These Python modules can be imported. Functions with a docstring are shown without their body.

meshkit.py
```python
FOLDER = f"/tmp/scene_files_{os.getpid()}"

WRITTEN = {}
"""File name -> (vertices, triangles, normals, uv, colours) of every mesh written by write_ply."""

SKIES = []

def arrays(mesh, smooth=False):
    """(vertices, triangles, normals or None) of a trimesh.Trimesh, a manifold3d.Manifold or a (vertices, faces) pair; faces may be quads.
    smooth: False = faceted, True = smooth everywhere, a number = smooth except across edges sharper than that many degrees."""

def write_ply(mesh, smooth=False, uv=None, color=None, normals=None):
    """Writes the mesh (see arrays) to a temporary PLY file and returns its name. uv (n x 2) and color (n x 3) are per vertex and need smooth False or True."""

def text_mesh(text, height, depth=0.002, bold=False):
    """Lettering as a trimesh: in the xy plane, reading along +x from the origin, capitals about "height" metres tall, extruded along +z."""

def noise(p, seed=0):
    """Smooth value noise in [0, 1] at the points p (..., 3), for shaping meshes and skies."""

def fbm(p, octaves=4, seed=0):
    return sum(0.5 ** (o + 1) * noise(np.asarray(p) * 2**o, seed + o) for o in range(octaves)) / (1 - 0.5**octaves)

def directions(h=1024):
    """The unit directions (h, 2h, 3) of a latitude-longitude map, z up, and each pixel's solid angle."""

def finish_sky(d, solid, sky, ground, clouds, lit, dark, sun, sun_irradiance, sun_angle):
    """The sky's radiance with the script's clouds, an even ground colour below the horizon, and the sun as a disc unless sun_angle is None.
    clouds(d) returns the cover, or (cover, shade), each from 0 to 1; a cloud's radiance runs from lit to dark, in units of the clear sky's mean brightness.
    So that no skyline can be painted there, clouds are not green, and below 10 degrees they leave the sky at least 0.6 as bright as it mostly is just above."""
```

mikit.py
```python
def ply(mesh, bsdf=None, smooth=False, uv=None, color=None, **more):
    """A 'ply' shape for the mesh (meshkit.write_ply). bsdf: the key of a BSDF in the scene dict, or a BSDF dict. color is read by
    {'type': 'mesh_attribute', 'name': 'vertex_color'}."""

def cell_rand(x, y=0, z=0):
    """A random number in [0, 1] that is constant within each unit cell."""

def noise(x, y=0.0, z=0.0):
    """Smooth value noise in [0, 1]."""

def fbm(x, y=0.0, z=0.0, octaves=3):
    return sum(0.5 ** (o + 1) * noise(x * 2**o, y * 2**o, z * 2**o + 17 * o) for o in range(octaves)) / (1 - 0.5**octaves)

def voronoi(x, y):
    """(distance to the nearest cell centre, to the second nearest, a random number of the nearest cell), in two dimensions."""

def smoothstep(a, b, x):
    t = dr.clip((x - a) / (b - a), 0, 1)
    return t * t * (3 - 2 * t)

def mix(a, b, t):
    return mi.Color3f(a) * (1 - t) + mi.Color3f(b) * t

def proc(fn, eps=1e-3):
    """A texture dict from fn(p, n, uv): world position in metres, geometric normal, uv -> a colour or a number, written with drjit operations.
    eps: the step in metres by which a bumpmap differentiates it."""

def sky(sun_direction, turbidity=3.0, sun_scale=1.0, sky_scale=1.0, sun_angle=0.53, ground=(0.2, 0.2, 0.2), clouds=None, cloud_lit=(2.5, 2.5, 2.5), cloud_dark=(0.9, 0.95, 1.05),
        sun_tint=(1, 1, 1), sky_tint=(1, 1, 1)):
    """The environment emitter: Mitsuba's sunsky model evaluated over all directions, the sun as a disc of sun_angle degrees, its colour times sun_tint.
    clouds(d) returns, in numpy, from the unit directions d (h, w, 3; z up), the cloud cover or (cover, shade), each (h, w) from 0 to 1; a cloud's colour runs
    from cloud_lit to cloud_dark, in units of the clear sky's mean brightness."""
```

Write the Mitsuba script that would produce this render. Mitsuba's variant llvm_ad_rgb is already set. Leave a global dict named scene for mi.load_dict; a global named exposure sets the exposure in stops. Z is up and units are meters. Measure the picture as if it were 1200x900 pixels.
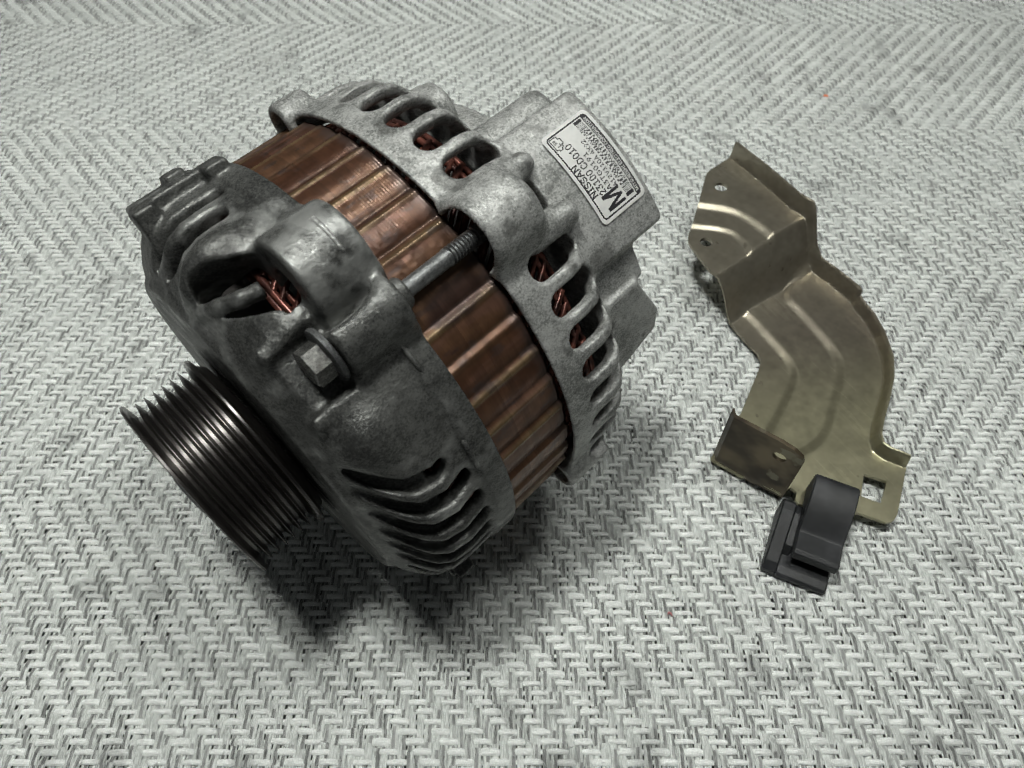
import math
import numpy as np
import drjit as dr
import mitsuba as mi
import trimesh
from scipy.spatial import Delaunay
from shapely.geometry import Polygon, Point, LineString
from shapely import contains_xy
import meshkit
import mikit
from mikit import proc, noise, fbm, cell_rand, smoothstep, mix

T = mi.ScalarTransform4f
MM = 0.001
rng = np.random.default_rng(7)
scene, labels = {}, {}
exposure = 0.0

# ------------------------------------------------------------------ camera, lamp
F_PX, ELEV, CAM_H = 870.0, math.atan2(1191.0, 870.0), 246.0
fwd = np.array([0, math.cos(ELEV), -math.sin(ELEV)])
cam_pos = np.array([0, 0, CAM_H]) * MM
scene['camera'] = {
    'type': 'thinlens', 'fov': math.degrees(2 * math.atan(600 / F_PX)), 'fov_axis': 'x',
    'aperture_radius': 0.00055, 'focus_distance': 0.222, 'near_clip': 0.005, 'far_clip': 20.0,
    'to_world': T().look_at(origin=cam_pos.tolist(), target=(cam_pos + fwd).tolist(), up=[0, 0, 1])}

LAMPS = [((-0.13, 0.15, 0.80), 0.066, 97.0), ((0.26, 0.26, 0.88), 0.11, 19.0)]     # position, radius, radiance
scene['room_light'] = {'type': 'constant', 'radiance': {'type': 'rgb', 'value': [0.038, 0.040, 0.040]}}


def lamp():
    for n, (pos, rad, power) in enumerate(LAMPS):
        key = 'round_lamp' + ('' if n == 0 else '_001')
        m = trimesh.creation.cylinder(radius=rad, height=0.01, sections=48)
        m.apply_translation(pos)
        scene[key + '__diffuser'] = mikit.ply(m, {'type': 'diffuse', 'reflectance': {'type': 'rgb', 'value': 0.5}}, smooth=30,
                                              emitter={'type': 'area', 'radiance': {'type': 'rgb', 'value': [power * c for c in (0.985, 1.0, 0.95)]}})
        k = rad / 0.062
        prof = [(0.012, 0.075), (0.03, 0.07), (0.07, 0.02), (0.078, -0.004), (0.075, -0.004), (0.066, 0.02), (0.028, 0.066), (0.012, 0.071)]
        s = trimesh.creation.revolve(np.array(prof + prof[:1]) * k, sections=48)
        s.apply_translation(np.array(pos) + [0, 0, 0.005])
        scene[key + '__shade'] = mikit.ply(s, 'shade_paint', smooth=40)
        labels[key] = {'label': ('brighter' if n == 0 else 'weaker') + ' round lamp with white metal shade hanging above the ' + ('alternator' if n == 0 else 'bracket'), 'category': 'lamp'}


scene['shade_paint'] = {'type': 'twosided', 'bsdf': {'type': 'diffuse', 'reflectance': {'type': 'rgb', 'value': 0.6}}}
lamp()

# ------------------------------------------------------------------ alternator frame
O = np.array([-87.089, 95.842, 64.857])
U = np.array([0.70568, 0.70188, 0.09685])
W = np.array([0.70520, -0.70901, 0.0])
Z = np.array([-0.06867, -0.06830, 0.99530])
A = np.stack([U, W, Z])            # rows; local (s, a, b) in millimetres, left-handed


def to_world(v):
    return (O + np.asarray(v, float) @ A) * MM


def local_ply(v, f, bsdf, smooth=True, **k):
    return mikit.ply((to_world(v), np.asarray(f)[:, ::-1]), bsdf, smooth=smooth, **k)


def loc(p):
    """local coordinates in mm of a world point, in drjit"""
    q = [p[i] * 1000.0 - float(O[i]) for i in range(3)]
    return [q[0] * float(M_[0]) + q[1] * float(M_[1]) + q[2] * float(M_[2]) for M_ in A]


# ------------------------------------------------------------------ materials
def principled(col, rough, metal=0.0, **k):
    d = {'type': 'principled', 'base_color': col if isinstance(col, dict) else {'type': 'rgb', 'value': list(col)},
         'roughness': rough, 'metallic': metal}
    d.update(k)
    return d


def two(b):
    return {'type': 'twosided', 'bsdf': b}


def bumped(b, fn, eps, scale=1.0):
    return {'type': 'bumpmap', 'arbitrary': proc(fn, eps), 'scale': scale, 'bsdf': b}


def cast_color(lo, hi, dark, speck):
    def fn(p, n, uv):
        s, a, b = loc(p)
        big = fbm(s * 0.09 + 3, a * 0.09, b * 0.09, 3)
        mid = fbm(s * 0.55, a * 0.55 + 9, b * 0.55, 3)
        fine = noise(s * 2.6, a * 2.6, b * 2.6)
        c = mix(lo, hi, smoothstep(0.25, 0.75, 0.40 * big + 0.30 * mid + 0.30 * fine))
        sp = smoothstep(0.66, 0.80, noise(s * 1.5 + 40, a * 1.5, b * 1.5)) * smoothstep(0.45, 0.6, fbm(s * .12, a * .12 + 5, b * .12, 2))
        c = mix(c, dark, sp * speck)
        st = smoothstep(0.60, 0.72, fbm(s * 0.16 + 20, a * 0.16, b * 0.16 + 7, 4))
        return mix(c, dark, st * 0.6)
    return fn


def cast_bump(amount):
    def fn(p, n, uv):
        s, a, b = loc(p)
        return (fbm(s * 1.1, a * 1.1, b * 1.1, 3) + 0.5 * noise(s * 3.4, a * 3.4, b * 3.4)) * amount
    return fn


def rough_fn(lo, hi):
    def fn(p, n, uv):
        s, a, b = loc(p)
        return lo + (hi - lo) * fbm(s * 0.4, a * 0.4 + 11, b * 0.4, 3)
    return fn


scene['cast_bright'] = two(bumped(principled(proc(cast_color((0.13, 0.134, 0.128), (0.46, 0.465, 0.45), (0.07, 0.07, 0.066), 0.4)), proc(rough_fn(0.40, 0.66)), 0.45), cast_bump(0.00016), 1.5e-4))
dark_cast = cast_color((0.028, 0.029, 0.028), (0.120, 0.122, 0.116), (0.016, 0.016, 0.015), 0.4)


def worn_cast(p, n, uv):
    s, a, b = loc(p)
    c = dark_cast(p, n, uv)
    w = smoothstep(0.54, 0.72, fbm(s * 0.11 + 31, a * 0.11 + 2, b * 0.11, 4)) * (0.5 + noise(s * 1.3, a * 1.3, b * 1.3))
    ear = smoothstep(17.0, 11.0, dr.sqrt(dr.square(a - 17.1) + dr.square(b - 59.6))) * smoothstep(43.0, 46.0, s) * smoothstep(0.25, 0.6, fbm(s * .3, a * .3, b * .3 + 4, 3))
    return mix(c, (0.30, 0.305, 0.295), dr.minimum(0.75, 0.55 * w + 0.7 * ear))


scene['cast_dark'] = two(bumped(principled(proc(worn_cast), proc(rough_fn(0.34, 0.6)), 0.5), cast_bump(0.00014), 1.5e-4))
scene['steel'] = two(bumped(principled(proc(cast_color((0.07, 0.073, 0.074), (0.20, 0.205, 0.205), (0.04, 0.036, 0.032), 0.4)), 0.48, 0.7), cast_bump(0.00008), 1.5e-4))
scene['bolt_zinc'] = two(principled(proc(cast_color((0.06, 0.06, 0.058), (0.30, 0.30, 0.285), (0.04, 0.035, 0.03), 0.3)), 0.38, 0.8))
scene['pulley_black'] = two(principled(proc(lambda p, n, uv: mix((0.032, 0.030, 0.029), (0.085, 0.078, 0.073), fbm(loc(p)[0] * 2.0, loc(p)[1] * .25, loc(p)[2] * .25, 3))), proc(rough_fn(0.20, 0.38)), 0.85, specular=0.6))
scene['inside_black'] = two(principled((0.018, 0.016, 0.015), 0.6, 0.2))


def copper_color(p, n, uv):
    s, a, b = loc(p)
    k = fbm(s * 0.5, a * 0.5, b * 0.5, 2)
    return mix((0.055, 0.022, 0.018), (0.21, 0.075, 0.055), smoothstep(0.3, 0.75, k))


scene['copper'] = two(principled(proc(copper_color), 0.28, 0.5))


def stator_color(p, n, uv):
    s, a, b = loc(p)
    ph = dr.atan2(b, a)
    r = dr.sqrt(a * a + b * b)
    tooth = dr.floor((ph * (180 / math.pi) - 8.0) / (360 / 42))
    pos = (ph * (180 / math.pi) - 8.0) / (360 / 42) - tooth
    k = 0.55 * cell_rand(tooth, 4) + 0.45 * fbm(s * 0.05 + 2, ph * 16, 1.3, 3)
    c = mix((0.075, 0.030, 0.015), (0.145, 0.074, 0.040), smoothstep(0.25, 0.75, k))
    gold = smoothstep(0.14, 0.05, dr.abs(pos - 0.80)) * smoothstep(0.25, 0.6, cell_rand(tooth, 8) * 0.5 + 0.5 * fbm(s * 0.06, ph * 20 + 5, 4.1, 3))
    c = mix(c, (0.19, 0.135, 0.07), gold * 0.65)
    pk = smoothstep(0.55, 0.78, fbm(s * 0.07 + 30, ph * 22, 9.0, 3))
    c = mix(c, (0.15, 0.075, 0.055), pk * 0.55)
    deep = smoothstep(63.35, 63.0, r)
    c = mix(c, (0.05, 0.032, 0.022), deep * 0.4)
    streak = smoothstep(0.62, 0.78, fbm(s * 0.22 + 60, ph * 34, 2.0, 3))
    c = mix(c, (0.06, 0.045, 0.045), streak * 0.55)
    # darker round patch on the tooth below the stud
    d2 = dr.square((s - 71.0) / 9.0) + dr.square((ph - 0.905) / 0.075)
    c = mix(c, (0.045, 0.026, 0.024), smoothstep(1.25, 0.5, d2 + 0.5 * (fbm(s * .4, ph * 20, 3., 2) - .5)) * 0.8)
    sheet_no = dr.floor(s / 0.8)
    c = c * (0.68 + 0.55 * cell_rand(sheet_no, 3) * noise(ph * 25, sheet_no * 0.37) + 0.14 * noise(s * 3, ph * 90))
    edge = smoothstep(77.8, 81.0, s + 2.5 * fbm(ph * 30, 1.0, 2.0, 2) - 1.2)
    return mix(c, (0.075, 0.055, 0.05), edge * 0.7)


def stator_bump(p, n, uv):
    s, a, b = loc(p)
    ph = dr.atan2(b, a)
    lam = 0.5 + 0.5 * dr.sin(s * (2 * math.pi / 0.8))
    return (lam * (0.4 + 0.6 * noise(s * 1.6, ph * 40)) * 0.00015 + noise(s * 0.8, ph * 60, 3.0) * 0.00008)


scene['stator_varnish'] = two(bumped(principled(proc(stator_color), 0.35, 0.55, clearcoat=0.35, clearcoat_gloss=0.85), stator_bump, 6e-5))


# ------------------------------------------------------------------ signed distance modelling (millimetres)
def surface_mesh(f, lo, hi, h, k=4):
    """naive surface nets on a sparse fine grid of spacing h"""
    lo, hi = np.array(lo, float), np.array(hi, float)
    nb = np.ceil((hi - lo) / (h * k)).astype(int)
    n = nb * k + 1
    cc = [lo[i] + (np.arange(nb[i]) + 0.5) * h * k for i in range(3)]
    g = np.stack(np.meshgrid(*cc, indexing='ij'), -1).reshape(-1, 3)
    d = f(g).reshape(nb)
    act = np.abs(d) < h * k * 1.25
    val = np.where(np.repeat(np.repeat(np.repeat(d, k, 0), k, 1), k, 2) > 0, 9.0, -9.0).astype(np.float32)
    val = np.pad(val, ((0, 1),) * 3, mode='edge')
    mask = np.zeros(n, bool)
    idx = np.argwhere(act) * k
    for o in np.ndindex(k + 1, k + 1, k + 1):
        mask[idx[:, 0] + o[0], idx[:, 1] + o[1], idx[:, 2] + o[2]] = True
    ij = np.argwhere(mask)
    out = np.empty(len(ij), np.float32)
    for c in range(0, len(ij), 400000):
        out[c:c + 400000] = f(lo + ij[c:c + 400000] * h)
    val[mask] = out
    neg = val < 0
    cnt = sum(neg[x:n[0] - 1 + x, y:n[1] - 1 + y, z:n[2] - 1 + z].astype(np.int8) for x, y, z in np.ndindex(2, 2, 2))
    cells = np.argwhere((cnt > 0) & (cnt < 8))
    acc, num = np.zeros((len(cells), 3)), np.zeros(len(cells))
    corners = list(np.ndindex(2, 2, 2))
    cv = {c: val[cells[:, 0] + c[0], cells[:, 1] + c[1], cells[:, 2] + c[2]].astype(float) for c in corners}
    for c in corners:
        for ax in range(3):
            if c[ax] == 0:
                e = list(c)
                e[ax] = 1
                v0, v1 = cv[c], cv[tuple(e)]
                m = (v0 < 0) != (v1 < 0)
                t = np.where(m, v0 / np.where(m, v0 - v1, 1), 0)
                p = np.array(c, float)[None] + np.eye(3)[ax] * t[:, None]
                acc += p * m[:, None]
                num += m
    verts = lo + (cells + acc / num[:, None]) * h
    ids = np.full(n, -1, np.int64)
    ids[tuple(cells.T)] = np.arange(len(cells))
    faces = []
    for ax in range(3):
        b, c = (ax + 1) % 3, (ax + 2) % 3
        sl0 = [slice(0, -1)] * 3
        sl1 = [slice(0, -1)] * 3
        sl1[ax] = slice(1, None)
        e = np.argwhere(neg[tuple(sl0)] != neg[tuple(sl1)])
        e = e[(e[:, b] > 0) & (e[:, c] > 0)]
        eb, ec = np.eye(3, dtype=int)[b], np.eye(3, dtype=int)[c]
        q = np.stack([ids[tuple((e - eb - ec).T)], ids[tuple((e - ec).T)], ids[tuple(e.T)], ids[tuple((e - eb).T)]], -1)
        ok = (q >= 0).all(1)
        flip = ~neg[tuple(e.T)]
        q = np.where(flip[:, None], q[:, ::-1], q)[ok]
        faces += [q[:, [0, 1, 2]], q[:, [0, 2, 3]]]
    return verts, np.vstack(faces)


def poly(x, y, v):
    """exact signed distance to a polygon (negative inside)"""
    v = np.asarray(v, float)
    d, s = np.full(x.shape, 1e18), np.ones(x.shape)
    for i in range(len(v)):
        a, b = v[i], v[i - 1]
        ex, ey = b - a
        wx, wy = x - a[0], y - a[1]
        t = np.clip((wx * ex + wy * ey) / (ex * ex + ey * ey), 0, 1)
        d = np.minimum(d, (wx - ex * t) ** 2 + (wy - ey * t) ** 2)
        c1, c2, c3 = y >= a[1], y < b[1], ex * wy > ey * wx
        s = np.where((c1 & c2 & c3) | (~c1 & ~c2 & ~c3), -s, s)
    return s * np.sqrt(d)


def smin(a, b, k):
    h = np.clip(0.5 + 0.5 * (b - a) / k, 0, 1)
    return b + (a - b) * h - k * h * (1 - h)


def smax(a, b, k):
    return -smin(-a, -b, k)


def cut(a, b, k):
    return smax(a, -b, k)


def rect(x, y, cx, cy, hx, hy, r):
    qx, qy = np.abs(x - cx) - hx + r, np.abs(y - cy) - hy + r
    return np.hypot(np.maximum(qx, 0), np.maximum(qy, 0)) + np.minimum(np.maximum(qx, qy), 0) - r


def extr(d2, z, c, h, r=0.8):
    """2D distance extruded along z, rounded"""
    w = np.abs(z - c) - h
    qx, qy = d2 + r, w + r
    return np.hypot(np.maximum(qx, 0), np.maximum(qy, 0)) + np.minimum(np.maximum(qx, qy), 0) - r


class Pt:
    def __init__(s, p):
        p = np.asarray(p, float)
        s.s, s.a, s.b = p[:, 0], p[:, 1], p[:, 2]
        s.r = np.hypot(s.a, s.b)
        s.ph = np.degrees(np.arctan2(s.b, s.a))

    def at(s, phi):
        """(radial, tangential) in the frame turned to phi"""
        c, q = math.cos(math.radians(phi)), math.sin(math.radians(phi))
        return s.a * c + s.b * q, -s.a * q + s.b * c


def ellipsoid(q, s0, r0, phi, rs, rt, rr):
    x, t = q.at(phi)
    k = np.sqrt(((q.s - s0) / rs) ** 2 + (t / rt) ** 2 + ((x - r0) / rr) ** 2)
    return (k - 1) * min(rs, rt, rr)


def cyl_s(q, r0, phi, rad, s0, s1, rd=0.8):
    x, t = q.at(phi)
    return extr(np.hypot(x - r0, t) - rad, q.s, (s0 + s1) / 2, (s1 - s0) / 2, rd)


def slot(q, phi, hw, s0, s1, r0, r1, skew=0.0):
    if skew:                                   # the slot swings round the drum towards its front end
        an = np.radians(q.ph - phi - np.interp(q.s, *skew))
        x, t = q.r * np.cos(an), q.r * np.sin(an)
    else:
        x, t = q.at(phi)
    d = rect(q.s, t, (s0 + s1) / 2, 0, (s1 - s0) / 2, hw, min(hw, (s1 - s0) / 2) * 0.98)
    return np.maximum(np.maximum(d, r0 - x), x - r1)


FRONT_OUT = [(59.3, -1), (59.3, 65.2), (53.6, 65.2), (52.6, 64.5), (43, 64.5), (38, 64.0), (34, 62.3), (31.2, 59.4), (28.6, 55.6), (26.9, 52.2), (25.5, 50.9), (25.0, 49.6), (25.0, -1)]
FRONT_IN = [(61, -1), (61, 62.2), (47, 60.0), (43, 57.2), (39, 55.0), (35, 52.0), (33, 48), (32, 40), (32, -1)]


FIN = ((28.5, 31, 33, 37, 44, 51), (10.5, 6.5, 4.0, 0.3, -1.3, 0.7))
FIN2 = ((28.5, 31, 36, 45), (5.0, 2.6, 0.7, 0.0))


def front_housing(p):
    q = Pt(p)
    d = poly(q.s, q.r, FRONT_OUT) - 0.15
    # solid sector that carries the ear, the bolt pocket and the swellings
    x, t = q.at(51)
    inner = poly(q.s, q.r, FRONT_IN)
    # swellings
    d = smin(d, ellipsoid(q, 38.0, 56.5, 41, 10.0, 10.0, 9.9), 2.2)
    d = smin(d, ellipsoid(q, 40.5, 55.8, 91.3, 13.5, 6.6, 11), 2.5)
    # bolt boss and ear
    d = smin(d, cyl_s(q, 64.5, 59.3, 8.2, 41.5, 59.5, 1.2), 3)
    d = smin(d, cyl_s(q, 62.0, 74.2, 12.0, 50.0, 60.6, 1.2), 4)
    # recess between ear and lip ring
    d = cut(d, ellipsoid(q, 46.5, 69.5, 63.6, 9, 3.4, 7.0), 2.0)
    # pocket for the bolt head
    x, t = q.at(58.5)
    pk = extr(rect(q.s, t, 36.2, 0, 5.4, 8.6, 2.0), x, 75, 15.5, 1.5)
    d = cut(d, pk, 1.2)
    # low wall under the pocket
    x, t = q.at(49.5)
    d = smin(d, extr(rect(q.s, t, 35, 0, 6.0, 1.7, 1.2), x, 57, 5.6, 1.0), 2.0)
    x, t = q.at(66.8)
    d = smin(d, extr(rect(q.s, t, 36, 0, 6.5, 1.8, 1.2), x, 55, 7.2, 1.0), 2.5)
    # lugs on the far side and below
    x, t = q.at(121)
    d = smin(d, extr(rect(q.s, t, 42, 0, 9.5, 6.0, 1.5), x, 60, 8.3, 1.0), 2)
    d = smin(d, extr(rect(q.s, t, 46.2, 1, 2.6, 4.0, .6), x, 60, 10.2, .5), 0.8)
    d = smin(d, extr(rect(q.s, t, 34.5, -5.0, 3.0, 3.5, 1.0), x, 60, 7.6, .8), 1.2)
    x, t = q.at(116)
    d = smin(d, extr(rect(q.s, t, 54.5, 0, 3.2, 4.0, 1.2), x, 60, 8.5, 1.0), 1.5)
    x, t = q.at(-33)
    d = smin(d, extr(rect(q.s, t, 41.5, 0, 3.2, 5.0, .8), x, 60, 8.8, .8), 1.2)
    x, t = q.at(-93)
    d = smin(d, extr(rect(q.s, t, 49, 0, 8.0, 9.0, 3), x, 58, 11.2, 1.0), 4)
    # hollow
    d = cut(d, inner, 0.8)
    # air slots through the shoulder
    for ph, hw, s0, s1, sk in ((26.6, 2.3, 29.0, 47.2, FIN), (18.9, 2.5, 28.2, 51.0, FIN), (10.8, 2.5, 28.2, 51.3, FIN), (3.2, 2.4, 28.2, 51.3, FIN), (-4.2, 2.4, 28.2, 51.3, FIN), (-11.6, 2.4, 28.2, 51.3, FIN),
                               (99.6, 2.6, 28.6, 47.5, FIN2), (107.9, 2.4, 28.6, 51.2, FIN2), 
                               (-22, 2.5, 29.3, 51, FIN), (-32, 2.5, 29.3, 51, FIN), (-42, 2.5, 29.3, 51, FIN), (150, 3, 29.3, 51, FIN2), (160, 3, 29.3, 51, FIN2), (170, 3, 29.3, 51, FIN2)):
        floor = np.interp(q.s, (28, 31, 34, 38, 42, 45, 47), (53.2, 56.3, 59.0, 60.6, 60.8, 54, 44)) if sk is FIN and ph > -20 else 40
        d = cut(d, slot(q, ph, hw, s0, s1, floor, 82, sk), 1.9)
    # the wide opening between swelling and ear, with one strut left across it
    d = cut(d, slot(q, 0.0, 8.4, 28.8, 49.5, 40, 75, ((30, 33, 39, 44, 49), (86, 83, 79.2, 77.4, 76))), 0.8)
    path = np.array([cylp(28.5, 54.5, 87.0), cylp(31.5, 58.5, 82.5), cylp(35.5, 61.6, 79.0), cylp(40.0, 62.6, 77.4), cylp(45, 62.5, 76.3), cylp(50, 61.5, 75.5)])
    for e0, e1 in zip(path[:-1], path[1:]):
        ax = e1 - e0
        tt = np.clip(((q.s - e0[0]) * ax[0] + (q.a - e0[1]) * ax[1] + (q.b - e0[2]) * ax[2]) / (ax @ ax), 0, 1)
        d = smin(d, np.sqrt((q.s - e0[0] - tt * ax[0]) ** 2 + (q.a - e0[1] - tt * ax[1]) ** 2 + (q.b - e0[2] - tt * ax[2]) ** 2) - 1.9, 0.8)
    # the ear's barrel, crisp at its front face
    d = smin(d, cyl_s(q, 62.0, 74.0, 12.7, 44.4, 60.8, 0.9), 1.6)
    # holes: ear, bolt, shaft
    d = cut(d, cyl_s(q, 62.0, 74.2, 5.2, 40, 57, 0.1), 0.5)
    d = cut(d, np.hypot(q.a, q.b) - 16, 1.0)
    d = smin(d, np.maximum(np.abs(q.r - 15) - 1.5, np.abs(q.s - 28) - 4.2), 1)
    return d


REAR_OUT = [(82.0, -1), (82.0, 66.1), (97.5, 66.1), (101.5, 65.2), (104.2, 63.0), (106.2, 59.5), (107.4, 54), (108, 48), (108, -1)]
REAR_IN = [(80, -1), (80, 65.2), (84.5, 65.2), (86, 63.6), (88, 63.4), (98, 63.0), (101.5, 61.6), (103.8, 58), (104.8, 52), (105.2, 40), (105.2, -1)]
REAR_SLOTS = [(46.4, 3.6), (37.2, 3.5), (28.4, 3.5), (19.4, 3.4), (10.4, 3.0), (1.6, 3.0), (-7.2, 3.0), (-16, 3.0), (-25, 3.0), (-60, 3.0), (-75, 3.0),
              (73.0, 3.4), (82.0, 3.5), (91.2, 3.5), (100.2, 3.5), (109.0, 3.0), (117.8, 2.8), (150, 2.8), (165, 2.8)]


def rear_housing(p):
    q = Pt(p)
    d = poly(q.s, q.r, REAR_OUT) - 0.4
    # rear plate, pad with the label, neighbouring lobes
    x, t = q.at(55)
    pad = extr(rect(np.minimum(x, 60.0), t, 43, 0, 30, 20.6, 2.2), q.s, 117.6, 16.2, 1.6)
    pad = smax(pad, q.r - 61.5, 1.2)
    d = smin(d, pad, 3.0)
    x2, t2 = q.at(31)
    low = smax(extr(rect(x2, t2, 38, 0, 24, 7.0, 2), q.s, 113, 10.5, 1.4), q.r - 58.2, 1.0)
    d = smin(d, low, 1.5)
    x, t = q.at(13.5)
    lug = extr(poly(q.s, t, [(103, -12.5), (118.0, -12.5), (124.5, 2.0), (123.2, 8.2), (110, 12.5), (103, 12.5)][::-1]), x, 49, 10.2, .9)
    lug2 = extr(poly(q.s, t, [(117.0, 12.0), (119.8, 12.0), (126.3, -3.0), (124.0, -8.5), (121, -8)]), x, 52, 10.4, .6)
    d = smin(d, extr(poly(q.s, t, [(103, 12.2), (119.5, 12.2), (126.2, -3.5), (124.0, -9.5), (109.5, -13.0), (103, -13.0)]), x, 48, 10.6, 1.0), 1.5)
    d = smin(d, cyl_s(q, 51, 80, 6.2, 104, 131.5, 2.0), 2.0)
    d = smin(d, cyl_s(q, 54, 101, 7.4, 100, 112.5, 2.0), 2.0)
    d = smin(d, cyl_s(q, 49, 116, 7.5, 100, 118, 2.0), 3.0)
    d = smin(d, np.maximum(q.r - 48, np.abs(q.s - 112) - 8) - 1.0, 3.0)
    # through-bolt boss with its arch
    d = smin(d, cyl_s(q, 65.5, 59.4, 10.3, 80.6, 97.5, 3.2), 3.5)
    d = smin(d, ellipsoid(q, 96, 63.5, 59.4, 6.5, 9.0, 9.5), 2.5)
    # lugs: far side, foot at the front lower edge, lower mount
    d = smin(d, cyl_s(q, 65.2, 124, 6.0, 77.5, 88, 1.5), 2.5)
    d = smin(d, cyl_s(q, 65.5, -19, 5.4, 79.2, 97, 1.2), 3)
    x, t = q.at(-91)
    d = smin(d, extr(rect(q.s, t, 91, 0, 9.0, 8.0, 3), x, 58, 15.4, 1.0), 4)
    d = cut(d, poly(q.s, q.r, REAR_IN), 0.6)
    d = cut(d, cyl_s(q, 66.0, 59.4, 8.3, 70, 86.5, .8), 0.6)
    d = cut(d, cyl_s(q, 65.2, 124, 4.0, 70, 85, .5), 0.5)
    d = cut(d, cyl_s(q, 65.5, -19, 3.4, 70, 88, .5), 0.5)
    for ph, hw in REAR_SLOTS:
        d = cut(d, slot(q, ph, hw, 89.0, 105.6, 50, 82), 1.1)
    # the slot partly hidden behind the boss, between two finger ribs
    x, t = q.at(58.8)
    d = cut(d, extr(rect(q.s, t, 102.8, 0, 3.4, 4.3, 1.2), x, 62, 14, .5), 0.8)
    for ph, s1, rr in ((65.8, 106.3, 3.0), (51.6, 107.0, 3.4)):
        x, t = q.at(ph)
        sc = np.clip(q.s, 95.5, s1)
        d = smin(d, np.sqrt((q.s - sc) ** 2 + t ** 2 + (x - 63.8) ** 2) - rr, 1.5)
    return d


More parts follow.
